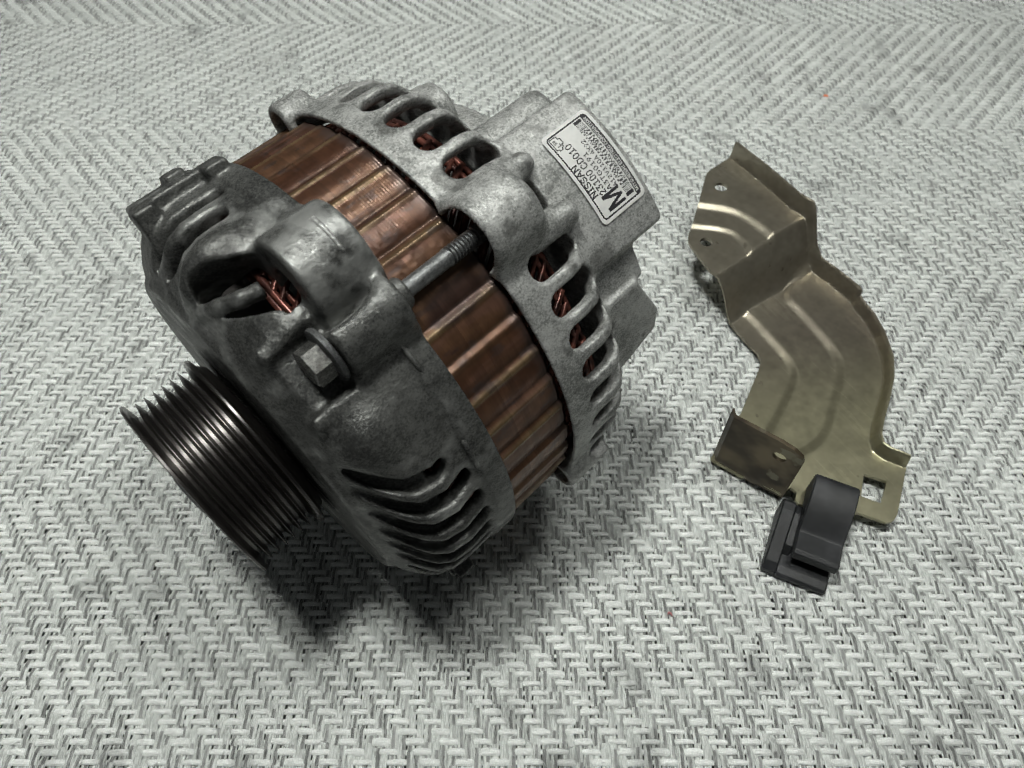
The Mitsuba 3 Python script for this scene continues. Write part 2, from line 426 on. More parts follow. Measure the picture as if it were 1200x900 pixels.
def stator_mesh():
    nph, s = 42 * 22, np.arange(58.6, 82.3, 0.8)
    ph = np.arange(nph) / nph * 2 * np.pi
    u = ((np.degrees(ph) - 8.0) / (360 / 42)) % 1.0         # one tooth per unit
    w = 2 * u - 1                                             # -1 .. 1 across a tooth, +1 is its upper edge
    aw = np.sqrt(w * w + 0.012)
    r = 62.95 + 0.85 * (1 - aw ** 3.0) + 0.12 * w * (1 - w * w) + 0.48 * np.exp(-((u - 0.80) / 0.085) ** 2)
    v = np.stack([np.broadcast_to(s[:, None], (len(s), nph)), r[None] * np.cos(ph)[None] + 0 * s[:, None], r[None] * np.sin(ph)[None] + 0 * s[:, None]], -1)
    i, j = np.meshgrid(np.arange(len(s) - 1), np.arange(nph), indexing='ij')
    q = np.stack([i * nph + j, i * nph + (j + 1) % nph, (i + 1) * nph + (j + 1) % nph, (i + 1) * nph + j], -1).reshape(-1, 4)
    v = v.reshape(-1, 3)
    faces = [q[:, [0, 2, 1]], q[:, [0, 3, 2]]]
    # end rings
    base = len(v)
    ring = np.stack([np.r_[np.full(nph, s[0]), np.full(nph, s[-1])], np.tile(50 * np.cos(ph), 2), np.tile(50 * np.sin(ph), 2)], -1)
    j = np.arange(nph)
    k = (j + 1) % nph
    e = (len(s) - 1) * nph
    faces += [np.stack([j, k, base + k], -1), np.stack([j, base + k, base + j], -1), np.stack([e + j, base + nph + k, e + k], -1), np.stack([e + j, base + nph + j, base + nph + k], -1)]
    return np.vstack([v, ring]), np.vstack(faces)


def lathe(profile, n=96, axis=None):
    """revolve (s, r) about the local s axis, optionally shifted to axis (r0, phi)"""
    p = np.asarray(profile, float)
    th = np.arange(n) / n * 2 * np.pi
    v = np.stack([np.repeat(p[:, :1], n, 1), p[:, 1:] * np.cos(th), p[:, 1:] * np.sin(th)], -1)
    m = len(p)
    i, j = np.meshgrid(np.arange(m - 1), np.arange(n), indexing='ij')
    q = np.stack([i * n + j, i * n + (j + 1) % n, (i + 1) * n + (j + 1) % n, (i + 1) * n + j], -1).reshape(-1, 4)
    v = v.reshape(-1, 3)
    if axis:
        r0, phi = axis
        v = v + [0, r0 * math.cos(math.radians(phi)), r0 * math.sin(math.radians(phi))]
    return v, np.vstack([q[:, [0, 2, 1]], q[:, [0, 3, 2]]])


def tubes(paths, rad, sides=6):
    """many open polylines as tubes, one mesh"""
    V, Fs, at = [], [], 0
    ang = np.arange(sides) * 2 * np.pi / sides
    for P, r in zip(paths, rad):
        P = np.asarray(P, float)
        t = np.gradient(P, axis=0)
        t /= np.linalg.norm(t, axis=1, keepdims=True) + 1e-12
        ref = np.where(np.abs(t[:, 2:]) < 0.9, [0, 0, 1.0], [1.0, 0, 0])
        a = np.cross(t, ref)
        a /= np.linalg.norm(a, axis=1, keepdims=True) + 1e-12
        b = np.cross(t, a)
        rr = np.broadcast_to(r, (len(P),))
        v = P[:, None] + rr[:, None, None] * (np.cos(ang)[None, :, None] * a[:, None] + np.sin(ang)[None, :, None] * b[:, None])
        i, j = np.meshgrid(np.arange(len(P) - 1), np.arange(sides), indexing='ij')
        q = np.stack([i * sides + j, i * sides + (j + 1) % sides, (i + 1) * sides + (j + 1) % sides, (i + 1) * sides + j], -1).reshape(-1, 4) + at
        V.append(v.reshape(-1, 3))
        Fs += [q[:, [0, 1, 2]], q[:, [0, 2, 3]]]
        at += len(P) * sides
    return np.vstack(V), np.vstack(Fs)


def cylp(s, r, phi):
    phi = np.radians(phi)
    return np.stack([np.broadcast_to(s, np.shape(phi)) + 0 * phi, r * np.cos(phi), r * np.sin(phi)], -1)


def build_alternator():
    labels['alternator'] = {'label': 'used car alternator with black grooved pulley and copper brown core, lying on the fabric', 'category': 'alternator'}
    v, f = surface_mesh(front_housing, (22, -76, -76), (63, 78, 78), 0.62)
    scene['alternator__front_housing'] = local_ply(v, f, 'cast_dark')
    labels['alternator__front_housing'] = {'label': 'dark grimy cast front housing with curved fins and a mounting ear'}
    v, f = surface_mesh(rear_housing, (75, -77, -77), (136, 80, 80), 0.62)
    scene['alternator__rear_housing'] = local_ply(v, f, 'cast_bright')
    labels['alternator__rear_housing'] = {'label': 'light grey cast rear housing with a ring of air slots'}
    v, f = stator_mesh()
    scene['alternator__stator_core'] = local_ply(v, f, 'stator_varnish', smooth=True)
    labels['alternator__stator_core'] = {'label': 'copper brown ribbed laminated core between the housings'}
    # raised casting bars on the lip of the front housing
    for k, (p0, p1, s0, r0) in enumerate(((60.5, 45.0, 53.4, 65.3), (28.4, 19.6, 52.9, 65.3), (80.5, 68.5, 55.5, 75.0))):
        ph = np.linspace(p0, p1, 16)
        if k < 2:
            P = cylp(np.linspace(s0, s0 + (0.8 if k == 0 else 0), 16), r0, ph)
        else:      # across the ear's barrel
            c = 62.0 * np.array([math.cos(math.radians(74.2)), math.sin(math.radians(74.2))])
            an = np.radians(np.linspace(96, 44, 16))
            P = np.stack([np.full(16, 55.6), c[0] + 12.4 * np.cos(an), c[1] + 12.4 * np.sin(an)], -1)
        v, f = tubes([P], [np.r_[0.1, np.full(14, 0.75), 0.1]], 8)
        scene['alternator__front_housing__casting_bar' + (f'_{k:03d}' if k else '')] = local_ply(v, f, 'cast_bright' if k == 2 else 'cast_dark')
    # pulley
    prof = [(0.0, 6), (0.0, 20.0), (0.2, 28.6), (0.5, 29.25), (1.1, 29.25), (1.4, 28.9)]
    pitch, s0 = 2.62, 1.75
    for k in range(7):
        c = s0 + 0.95 + k * pitch
        prof += [(c - 1.22, 27.7 if k else 28.2), (c - 0.42, 24.3), (c + 0.42, 24.3), (c + 1.22, 27.7 if k < 6 else 28.2)]
    e = s0 + 0.95 + 6 * pitch + 1.22
    prof += [(e + 0.35, 29.0), (e + 0.7, 29.2), (e + 1.3, 29.2), (e + 1.7, 28.7), (e + 2.2, 26.5), (23.6, 25.0), (23.6, 8)]
    v, f = lathe(prof, 160)
    scene['alternator__pulley'] = local_ply(v, f, 'pulley_black', smooth=25)
    labels['alternator__pulley'] = {'label': 'black seven groove belt pulley'}
    # the shaft with its nut in front of the pulley's recess
    v, f = lathe([(-1.5, 0.0), (-1.5, 6.4), (-1.0, 7.0), (30, 7.0), (30, 0.0)], 48)
    scene['alternator__shaft'] = local_ply(v, f, 'steel', smooth=30)
    # through bolt head with flange
    v, f = lathe([(41.4, 0.0), (41.4, 6.6), (40.7, 6.9), (40.1, 6.7), (39.7, 5.2), (39.7, 0)], 48, (63.8, 58.9))
    scene['alternator__bolt'] = local_ply(v, f, 'steel', smooth=30)
    labels['alternator__bolt'] = {'label': 'hex bolt head in the front housing pocket, worn bright on one face'}
    th = np.radians(58.9 + 10 + 60 * np.arange(6))
    hexp = [(35.0, 0.0), (35.0, 4.0), (35.5, 4.8), (39.8, 4.8), (39.8, 0)]
    v, f = lathe(hexp, 6, None)
    rot = math.radians(32)
    v = v @ np.array([[1, 0, 0], [0, math.cos(rot), math.sin(rot)], [0, -math.sin(rot), math.cos(rot)]])
    v = v + [0, 63.8 * math.cos(math.radians(58.9)), 63.8 * math.sin(math.radians(58.9))]
    scene['alternator__bolt__hex_head'] = local_ply(v, f, 'bolt_zinc', smooth=False)
    # stud with thread
    prof = [(58, 0.0), (58, 2.1), (74.0, 2.1), (74.3, 2.25)]
    s = 74.5
    while s < 82.4:
        prof += [(s, 2.3), (s + 0.22, 2.3), (s + 0.5, 1.8), (s + 0.68, 1.8)]
        s += 0.95
    prof += [(s, 2.3), (s + 2.5, 2.3), (s + 2.5, 0)]
    v, f = lathe(prof, 40, (67.0, 59.3))
    scene['alternator__stud'] = local_ply(v, f, 'steel', smooth=35)
    labels['alternator__stud'] = {'label': 'grey steel stud with threaded end spanning the core'}
    v, f = lathe([(58, 3.9), (61.2, 3.9), (61.8, 3.4), (61.8, 0)], 40, (67.0, 59.3))
    scene['alternator__stud__collar'] = local_ply(v, f, 'cast_dark', smooth=30)
    # rotor and slip-ring drum: what is dark behind the slots
    v, f = lathe([(33, 0), (33, 44.0), (57, 46), (57, 56), (84, 56), (84, 46.5), (103, 44), (103, 0)], 96)
    scene['alternator__rotor'] = local_ply(v, f, 'inside_black', smooth=30)
    # copper end windings
    for n, (sa, sb, sgn) in enumerate(((83.5, 98.5, 1), (57.5, 42.5, -1))):
        paths, rad = [], []
        for k in range(90):
            for lay, r0 in enumerate((58.6, 56.4)):
                ph0 = (k + 0.5 * lay) * 4.0 + rng.uniform(-.55, .55)
                t = np.linspace(0, 1, 8)
                ss = sa + (sb - sa) * t * rng.uniform(.93, 1.03)
                bend = 1.0 * np.sin(np.pi * t) * rng.uniform(-.4, 1.0)
                ph = ph0 + (t - .5) * 9 * (1 if n == 0 else -1) + bend
                paths.append(cylp(ss, r0 + rng.uniform(-.3, .3) - 1.6 * t ** 3, ph))
                rad.append(rng.uniform(.70, .95))
        for r0, s0 in ((56.8, sb), (55.0, sb - 1.0), (57.2, sb - 2.2 * (1 if n == 0 else -1))):
            ph = np.linspace(0, 360, 121)
            paths.append(cylp(s0 + 0.4 * np.sin(np.radians(ph * 9)), r0 + .3 * np.sin(np.radians(ph * 7)), ph))
            rad.append(0.9)
        v, f = tubes(paths, rad, 7)
        key = 'alternator__copper_winding' + ('' if n == 0 else '_001')
        scene[key] = local_ply(v, f, 'copper')
        labels[key] = {'label': 'red copper wires seen through the rear slots' if n == 0 else 'red copper wires seen through the front slots', 'kind': 'stuff'}


build_alternator()


# ------------------------------------------------------------------ the paper label on the rear housing
LAB_R, LAB_S, LAB_PH = 62.02, 131.8, 43.4        # label's reading origin: bottom left corner (s, phi)
LAB_W, LAB_H = 26.9, 16.2


def on_label(v, lift=0.0):
    """(x along the text, y up, z out) in mm -> local"""
    v = np.asarray(v, float)
    ph = np.radians(LAB_PH) + v[:, 0] / LAB_R
    r = LAB_R + lift + v[:, 2]
    return np.stack([LAB_S - v[:, 1], r * np.cos(ph), r * np.sin(ph)], -1)


def sheet(poly2d, step=1.0):
    """triangulated flat polygon, dense enough to bend"""
    x0, y0, x1, y1 = poly2d.bounds
    pts = [np.array(c)[:-1] for c in [poly2d.exterior.segmentize(step).coords] + [r.segmentize(step).coords for r in poly2d.interiors]]
    gx, gy = np.meshgrid(np.arange(x0 + step / 2, x1, step), np.arange(y0 + step / 2, y1, step))
    g = np.stack([gx.ravel(), gy.ravel()], -1)
    inn = poly2d.buffer(-step * 0.35)
    g = g[contains_xy(inn, g[:, 0], g[:, 1])] if not inn.is_empty else g[:0]
    P = np.vstack(pts + [g])
    t = Delaunay(P).simplices
    c = P[t].mean(1)
    t = t[contains_xy(poly2d, c[:, 0], c[:, 1])]
    e1, e2 = P[t[:, 1]] - P[t[:, 0]], P[t[:, 2]] - P[t[:, 0]]
    ar = e1[:, 0] * e2[:, 1] - e1[:, 1] * e2[:, 0]
    t = np.where((ar < 0)[:, None], t[:, ::-1], t)[np.abs(ar) > 1e-9]
    return P, t


def bendable(pg, step=0.9):
    p, t = trimesh.creation.triangulate_polygon(pg.segmentize(step), engine='earcut')
    v, f = trimesh.remesh.subdivide_to_size(np.c_[p, np.zeros(len(p))], t, step)
    return v[:, :2], f


def flat(parts, z=0.0):
    V, Fs, at = [], [], 0
    for P, t in parts:
        V.append(np.c_[P, np.full(len(P), z)])
        Fs.append(t + at)
        at += len(P)
    return np.vstack(V), np.vstack(Fs)


scene['label_paper'] = two(principled(proc(lambda p, n, uv: mix((0.50, 0.50, 0.485), (0.64, 0.64, 0.62), fbm(loc(p)[0] * .6, loc(p)[1] * .6, loc(p)[2] * .6, 3))), 0.55, 0.0, specular=0.3))
scene['label_ink'] = two(principled((0.02, 0.02, 0.022), 0.6, specular=0.2))


def build_label():
    from shapely.geometry import box
    L = 'alternator__type_label'
    rr = box(1.6, 1.6, LAB_W - 1.6, LAB_H - 1.6).buffer(1.6, 12)
    v, f = flat([sheet(rr, 0.8)])
    scene[L] = local_ply(on_label(v), f, 'label_paper')
    labels[L] = {'label': 'white curved sticker with black lettering and barcode on the rear housing'}
    frame = box(2.1, 2.1, LAB_W - 2.1, LAB_H - 2.1).buffer(1.15, 10)
    ring = frame.difference(frame.buffer(-0.42))
    band = box(1.1, 1.1, LAB_W - 1.1, 2.75).intersection(frame)
    rp, rt = bendable(ring)
    v, f = flat([(rp, rt), sheet(band, 0.7)], 0.03)
    scene[L + '__border'] = local_ply(on_label(v), f, 'label_ink')

    def words(items, bsdf, key, z):
        V, Fs, at = [], [], 0
        for txt, x, y, h, wid, bold in items:
            m = meshkit.text_mesh(txt, h, 0.02, bold)
            w = np.array(m.vertices)
            k = wid / (w[:, 0].max() - w[:, 0].min())
            w[:, 0] = (w[:, 0] - w[:, 0].min()) * k + x
            w[:, 1] += y
            w[:, 2] += z
            V.append(w)
            Fs.append(np.array(m.faces) + at)
            at += len(w)
        v = np.vstack(V)
        scene[key] = local_ply(on_label(v), np.vstack(Fs), bsdf, smooth=False)

    words([('NISSAN', 7.2, 12.9, 1.95, 9.4, True), ('23100 CD010', 6.6, 10.3, 2.0, 15.2, True), ('A3TG0191', 6.4, 8.2, 1.35, 11.2, True),
           ('A12V110A 4X22', 6.2, 6.3, 1.25, 14.2, True), ('M', 2.0, 6.6, 5.8, 4.4, True), ('L', 22.5, 12.5, 1.2, .75, True), ('S8', 23.4, 13.1, 0.9, 1.3, True)], 'label_ink', L + '__lettering', 0.03)
    words([('MITSUBISHI ELECTRIC CORPORATION', 2.0, 1.5, 1.0, LAB_W - 4.2, True)], 'label_paper', L + '__lettering_001', 0.06)
    # bar code: finder bars at both ends, rows of modules between
    cells = []
    y0, y1 = 3.1, 5.7
    for x, w in ((5.6 - 3.3, 1.0), (3.55, .14), (3.95, .14), (4.35, .14), (4.75, .28), (5.2, .14), (22.4, .28), (22.85, .14), (23.25, .14), (23.6, .14), (24.0, .14), (24.35, .9)):
        cells.append((x, y0, x + w, y1))
    r2 = np.random.default_rng(3)
    for r in range(5):
        x = 5.6
        on = True
        while x < 22.1:
            w = r2.choice([.25, .25, .5, .6])
            if on:
                cells.append((x, y0 + r * .52, min(x + w, 22.2), y0 + (r + 1) * .52))
            on = not on
            x += w
    V = np.array([[(a, b), (c, b), (c, d), (a, d)] for a, b, c, d in cells]).reshape(-1, 2)
    q = np.arange(len(cells))[:, None] * 4
    f = np.vstack([q + [0, 1, 2], q + [0, 2, 3]])
    scene[L + '__barcode'] = local_ply(on_label(np.c_[V, np.full(len(V), 0.03)]), f, 'label_ink', smooth=False)
    ic = box(22.2, 12.3, 25.1, 14.3).buffer(0.3, 6)
    ic = ic.union(box(22.9, 11.6, 24.3, 12.3).buffer(.2)).union(box(21.6, 12.8, 22.2, 13.8).buffer(.15))
    ic = ic.difference(ic.buffer(-0.28))
    v, f = flat([bendable(g) for g in getattr(ic, 'geoms', [ic])], 0.03)
    scene[L + '__icon'] = local_ply(on_label(v), f, 'label_ink')


build_label()

# ------------------------------------------------------------------ bracket (world millimetres)
scene['zinc_plate'] = two(bumped(principled(proc(lambda p, n, uv: zinc(p)), proc(lambda p, n, uv: 0.27 + 0.14 * fbm(p[0] * 150, p[1] * 150, p[2] * 150, 3)), 0.75),
                                 lambda p, n, uv: fbm(p[0] * 260, p[1] * 260, p[2] * 260, 3) * 0.00006, 2e-4))


def zinc(p):
    k = fbm(p[0] * 16 + 4, p[1] * 16, p[2] * 16, 3)
    c = mix((0.20, 0.176, 0.14), (0.30, 0.275, 0.215), smoothstep(0.3, 0.7, k))
    y = smoothstep(0.205, 0.15, p[1] + 0.03 * (k - .5))
    c = mix(c, (0.34, 0.325, 0.21), y * 0.75)
    fine = fbm(p[0] * 420, p[1] * 420, p[2] * 420, 3)
    scr = smoothstep(0.72, 0.80, noise(p[0] * 900 + p[1] * 500, p[0] * 50 - p[1] * 90, 3.0)) * smoothstep(.5, .7, noise(p[0] * 60, p[1] * 60, 8.0))
    c = c * (0.80 + 0.40 * fine) * (1 + 0.12 * scr)
    sm = smoothstep(0.74, 0.84, fbm(p[0] * 260 + 9, p[1] * 210, p[2] * 260, 4))
    return mix(c, (0.09, 0.08, 0.065), sm * 0.5)


def flange_tone(p):  # flange colour: darker and browner than the plate, mottled at random
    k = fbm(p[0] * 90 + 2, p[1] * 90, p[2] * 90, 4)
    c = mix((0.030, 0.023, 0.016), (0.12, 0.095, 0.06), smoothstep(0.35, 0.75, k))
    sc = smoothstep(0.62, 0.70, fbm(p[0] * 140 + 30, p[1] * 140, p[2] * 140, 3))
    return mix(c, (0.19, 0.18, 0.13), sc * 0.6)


scene['dark_zinc'] = two(principled(proc(lambda p, n, uv: flange_tone(p)), 0.42, 0.7))

WALL_T = np.array([(70, 207.0), (85.4, 219.3), (100.9, 231.4), (112.6, 241.4), (126.6, 250.6), (140, 260)])
WALL_B = np.array([(76, 195.5), (94.5, 209.1), (103.2, 216.3), (118.7, 226.4), (136.3, 238.5), (150, 248)])
PLATE = [(104.7, 295.5), (115.7, 277.9), (125.9, 259.0), (131.0, 253.2), (134.4, 244.5), (138.5, 237.5), (142.3, 232.7), (149.3, 221.7), (150.4, 216), (152.9, 208.6), (154.3, 198.6), (154.0, 186.0),
         (151.1, 175.2), (146.4, 165.3), (141.2, 155.2), (138.4, 148.8), (138.2, 145.0), (140.4, 142.6), (143.6, 141.0), (146.2, 139.6), (145.6, 136.5), (136.8, 118.2), (134.5, 115.4), (131.9, 114.8), (123.6, 118.4), (110, 121.0),
         (102.6, 122.0), (101.9, 124.0), (102.9, 126.8), (101.4, 128.8), (99.6, 127.6), (98.1, 125.7), (74.8, 142.5), (90.2, 163.2), (102.4, 186.5), (103.2, 189.6), (102.6, 193.5), (99.2, 199.0), (94.5, 208.9),
         (90.2, 214.6), (85.4, 219.0), (83.0, 221.5), (79.6, 229.5), (76.8, 237.1), (76.4, 240.2), (77.2, 244.0), (79.0, 248.4), (84.3, 263.7), (88.6, 277.4), (90.2, 281.8), (93.2, 285.2), (101.8, 292.4)]
RIM = LineString([(104.7, 295.5), (115.7, 277.9), (125.9, 259.0), (131.0, 253.2), (134.4, 244.5), (138.5, 237.5), (142.3, 232.7), (149.3, 221.7), (150.4, 216), (152.9, 208.6), (154.3, 198.6), (154.0, 186.0),
                  (151.1, 175.2), (146.4, 165.3), (141.2, 155.2), (138.4, 148.8), (138.2, 145.0), (140.4, 142.6), (143.6, 141.0), (146.2, 139.6)])
L1 = LineString([(136, 243), (118.2, 225.9), (124.9, 213.5), (131.2, 198.8), (134.6, 188.8), (133.0, 178.3), (126.2, 165.3), (120.8, 153.0), (113.9, 146.5), (104, 141)])
L2 = LineString([(98, 219), (102.6, 213.0), (108.9, 200.4), (116.4, 185.0), (112.3, 174.7), (103.3, 160.4), (95, 148)])
U1 = LineString([(70, 263.5), (83.8, 260.4), (97.7, 257.4), (105.4, 250.1), (112.3, 239.8), (118.5, 226)])
U2 = LineString([(70, 250.0), (78.8, 248.1), (93.8, 245.9), (98.8, 240.3), (101.3, 232.4), (103, 214)])


def curve(line):
    """the polyline with its corners rounded (Chaikin)"""
    c = np.array(line.coords)
    for _ in range(3):
        m = np.empty((2 * len(c) - 2, 2))
        m[0::2], m[1::2] = 0.75 * c[:-1] + 0.25 * c[1:], 0.25 * c[:-1] + 0.75 * c[1:]
        c = np.vstack([c[:1], m, c[-1:]])
    return LineString(c)


def side_dist(line, P):
    """signed distance: positive on the left of the line's direction"""
    c = np.array(line.coords)
    best, sgn = np.full(len(P), 1e9), np.ones(len(P))
    for a, b in zip(c[:-1], c[1:]):
        e = b - a
        w = P - a
        t = np.clip((w @ e) / (e @ e), 0, 1)
        d = np.linalg.norm(w - t[:, None] * e, axis=1)
        cr = e[0] * w[:, 1] - e[1] * w[:, 0]
        m = d < best - 1e-9
        best = np.where(m, d, best)
        sgn = np.where(m, np.sign(cr), sgn)
    return best * sgn


def sst(a, b, x):
    t = np.clip((x - a) / (b - a), 0, 1)
    return t * t * (3 - 2 * t)


def plate_height(P):
    dt, db = side_dist(LineString(WALL_T), P), side_dist(LineString(WALL_B), P)
    w = np.where(dt >= 0, 1.0, np.where(db <= 0, 0.0, np.abs(db) / np.maximum(np.abs(db) + np.abs(dt), 1e-6)))
    w = 0.35 * w + 0.65 * (w * w * (3 - 2 * w))
    z = 3.2 + 20.0 * w
    low = 1 - w
    z += low * (1.5 * sst(-2.0, 2.0, side_dist(curve(L1), P)) + 1.4 * sst(-1.9, 1.9, side_dist(curve(L2), P)))
    z += w * (1.5 * sst(-2.2, 2.2, side_dist(curve(U1), P)) + 1.1 * sst(-1.8, 1.8, side_dist(curve(U2), P)))
    d = np.array([RIM.distance(Point(p)) for p in P])
    hgt = np.where(P[:, 1] > 219, 7.6, 5.0)
    return z + hgt * sst(2.6, 0.9, d)


def build_bracket():
    labels['bracket'] = {'label': 'bent zinc plated steel mounting bracket with stepped plate, two round holes and a square hole', 'category': 'bracket'}
    sq = [(129.4, 134.4), (136.9, 131.2), (132.2, 122.3), (125.8, 125.2)]
    holes = [np.array(Point(95.3, 272.1).buffer(2.9, 16).exterior.coords)[:-1], np.array(Point(83.9, 238.7).buffer(2.6, 16).exterior.coords)[:-1], np.array(sq)]
    outline = Polygon(PLATE).buffer(0.8, 8).buffer(-1.6, 8).buffer(0.8, 8)
    pg = Polygon(outline.exterior.coords, [h for h in holes])
    P, t = sheet(pg, 0.75)
    z = plate_height(P)
    th = 1.5
    n = len(P)
    # vertical offset for the underside keeps the sheet closed
    V = np.vstack([np.c_[P, z], np.c_[P, z - th]])
    edges = np.sort(np.vstack([t[:, [0, 1]], t[:, [1, 2]], t[:, [2, 0]]]), axis=1)
    uq, cn = np.unique(edges, axis=0, return_counts=True)
    directed = np.vstack([t[:, [0, 1]], t[:, [1, 2]], t[:, [2, 0]]])
    key = {tuple(e) for e in uq[cn == 1]}
    be = np.array([e for e in directed if tuple(sorted(e)) in key])
    Fs = np.vstack([t, t[:, ::-1] + n, np.stack([be[:, 0], be[:, 0] + n, be[:, 1]], -1), np.stack([be[:, 1], be[:, 0] + n, be[:, 1] + n], -1)])
    scene['bracket__plate'] = mikit.ply((V * MM, Fs), 'zinc_plate', smooth=38)
    # flange: upright sheet along the front edge, rounded upper right corner, oval hole
    a, b = np.array([74.8, 142.5]), np.array([98.1, 125.7])
    ex = (b - a) / np.linalg.norm(b - a)
    nn = np.array([ex[1], -ex[0]])              # towards the viewer
    wid, hgt = float(np.linalg.norm(b - a)), 33.0
    op = Polygon([(0, 0.6), (wid, 0.6), (wid, hgt - 5), (wid - 1.2, hgt - 2.2), (wid - 4.5, hgt - .6), (wid - 9, hgt), (0, hgt)]).buffer(-.6).buffer(.6)
    hole = Point(0, 0).buffer(1, 16)
    from shapely import affinity
    op = op.difference(affinity.translate(affinity.scale(hole, 2.6, 2.2), wid - 7.6, hgt - 8.0))
    P2, t2 = sheet(op, 0.8)
    bulge = 1.6 * sst(4.5, 0.0, P2[:, 1]) * -1.0 + 0.5 * np.exp(-((P2[:, 0] - 16 - 0.12 * P2[:, 1]) / 2.2) ** 2) * sst(18, 13, P2[:, 1]) - 2.4 * sst(2.2, 0.0, P2[:, 0])
    front = np.c_[a + ex * P2[:, :1] + nn * bulge[:, None], P2[:, 1]]
    back = front - np.r_[nn * 1.5, 0]
    edges = np.sort(np.vstack([t2[:, [0, 1]], t2[:, [1, 2]], t2[:, [2, 0]]]), axis=1)
    uq, cn = np.unique(edges, axis=0, return_counts=True)
    key = {tuple(e) for e in uq[cn == 1]}
    directed = np.vstack([t2[:, [0, 1]], t2[:, [1, 2]], t2[:, [2, 0]]])
    be = np.array([e for e in directed if tuple(sorted(e)) in key])
    n2 = len(P2)
    Fs = np.vstack([t2, t2[:, ::-1] + n2, np.stack([be[:, 0], be[:, 0] + n2, be[:, 1]], -1), np.stack([be[:, 1], be[:, 0] + n2, be[:, 1] + n2], -1)])
    scene['bracket__flange'] = mikit.ply((np.vstack([front, back]) * MM, Fs), 'dark_zinc', smooth=38)
    labels['bracket__flange'] = {'label': 'upright dark brown flange with an oval hole'}


build_bracket()

# ------------------------------------------------------------------ black plastic clip on the bracket's lower edge
scene['clip_plastic'] = two(bumped(principled(proc(lambda p, n, uv: mix((0.008, 0.009, 0.010), (0.022, 0.023, 0.026), smoothstep(0.35, 0.75, fbm(p[0] * 130, p[1] * 130, p[2] * 130, 4)))), 0.52, 0.0, specular=0.45),
                                   lambda p, n, uv: fbm(p[0] * 500, p[1] * 500, p[2] * 500, 3) * 0.00008, 2e-4))


def build_clip():
    labels['hose_clip'] = {'label': 'black plastic clip with a slotted jaw pushed onto the bracket edge', 'category': 'clip'}
    o = np.array([106.0, 127.0])
    ex = np.array([0.91, -0.415])
    ex /= np.linalg.norm(ex)
    ey = np.array([ex[1], -ex[0]])            # towards the viewer

    def part(key, outline, x0, x1, bev=0.5):
        pg = Polygon(outline).buffer(-bev).buffer(bev, 6)
        rings = []
        for x, off in ((x0, -bev), (x0 + bev, 0), (x1 - bev, 0), (x1, -bev)):
            rings.append((x, off))
        n = 260
        base = np.array([pg.exterior.interpolate(i / n, normalized=True).coords[0] for i in range(n)])
        c = base.mean(0)
        nrm = np.roll(base, -1, 0) - np.roll(base, 1, 0)
        nrm = np.stack([nrm[:, 1], -nrm[:, 0]], -1)
        nrm /= np.linalg.norm(nrm, axis=1, keepdims=True) + 1e-9
        if not pg.exterior.is_ccw:
            nrm = -nrm
        V = []
        for x, off in rings:
            p = base + nrm * off
            V.append(np.c_[o + ex * x + ey * p[:, :1], p[:, 1]])
        Fs = []
        j = np.arange(n)
        k = (j + 1) % n
        for r in range(3):
            Fs += [np.stack([r * n + j, r * n + k, (r + 1) * n + k], -1), np.stack([r * n + j, (r + 1) * n + k, (r + 1) * n + j], -1)]
        p0 = Polygon(base + nrm * -bev)
        tt = trimesh.creation.triangulate_polygon(p0, engine='earcut')
        cv, cf = tt
        for x, rev in ((x0, True), (x1, False)):
            at = sum(len(v) for v in V)
            V.append(np.c_[o + ex * x + ey * cv[:, :1], cv[:, 1]])
            Fs.append((cf[:, ::-1] if rev else cf) + at)
        scene['hose_clip__' + key] = mikit.ply((np.vstack(V) * MM, np.vstack(Fs)), 'clip_plastic', smooth=35)

    CLIP(part)


def CLIP(part):
    top = np.array(curve(LineString([(-1.5, 15.0), (-1.5, 17.6), (0.3, 18.6), (3.5, 18.5), (8, 17.5), (12.5, 15.4), (16, 13.1), (18.4, 11.5), (19.2, 11.2)])).coords)
    hump = [(-1.5, 6.6)] + [tuple(c) for c in top] + [(26.6, 11.8), (28.2, 11.2), (28.6, 8.4), (28.0, 7.8), (14, 7.4), (8, 7.4)]
    part('jaw', hump, 0.0, 15.2)
    lip = [(6, 0.3), (6, 3.6), (27.5, 3.8), (30.5, 3.8), (33.0, 3.2), (33.8, 2.4), (33.8, 0.9), (33, 0.3)]
    part('lower_lip', lip, -2.6, 14.6)
    part('web', [(8, 2.0), (8, 8.5), (12, 9.5), (24, 7.5), (26, 4), (26, 2.0)], -2.8, 0.4)
    side = [(8.5, 0.3), (8.5, 10.4), (10.0, 12.0), (13.5, 12.0), (31, 5.6), (33.6, 3.4), (33.6, 0.9), (33, 0.3)]
    part('side_plate', side, -7.2, -2.4)
    labels['hose_clip__lower_lip'] = {'label': 'lower lip below the slot'}


build_clip()

# ------------------------------------------------------------------ the woven fabric
ROW, COL = 2.836, 2.56
Y_TURN = [132.4 + 110.6 * k for k in range(-2, 6)]     # the herringbone turns here
HALF_ROW = 1.28
Y0, Y1 = 0.0, 545.0


def shift_of(row):
    """twill phase of a weft row: the diagonal reverses at every turn"""
    y = Y0 + row * ROW
    band = np.floor((y - Y_TURN[0]) / 110.6).astype(int)
    f = y - Y_TURN[0] - band * 110.6
    n = np.round(f / ROW)
    return np.where(band % 2 == 0, -n, n) % 4


def over(row, col):
    """True where the weft lies on top"""
    return ((col + shift_of(row)) % 4) < 2


def ground_half_width(y):
    return 150 + 0.415 * np.maximum(y, 0) + 40


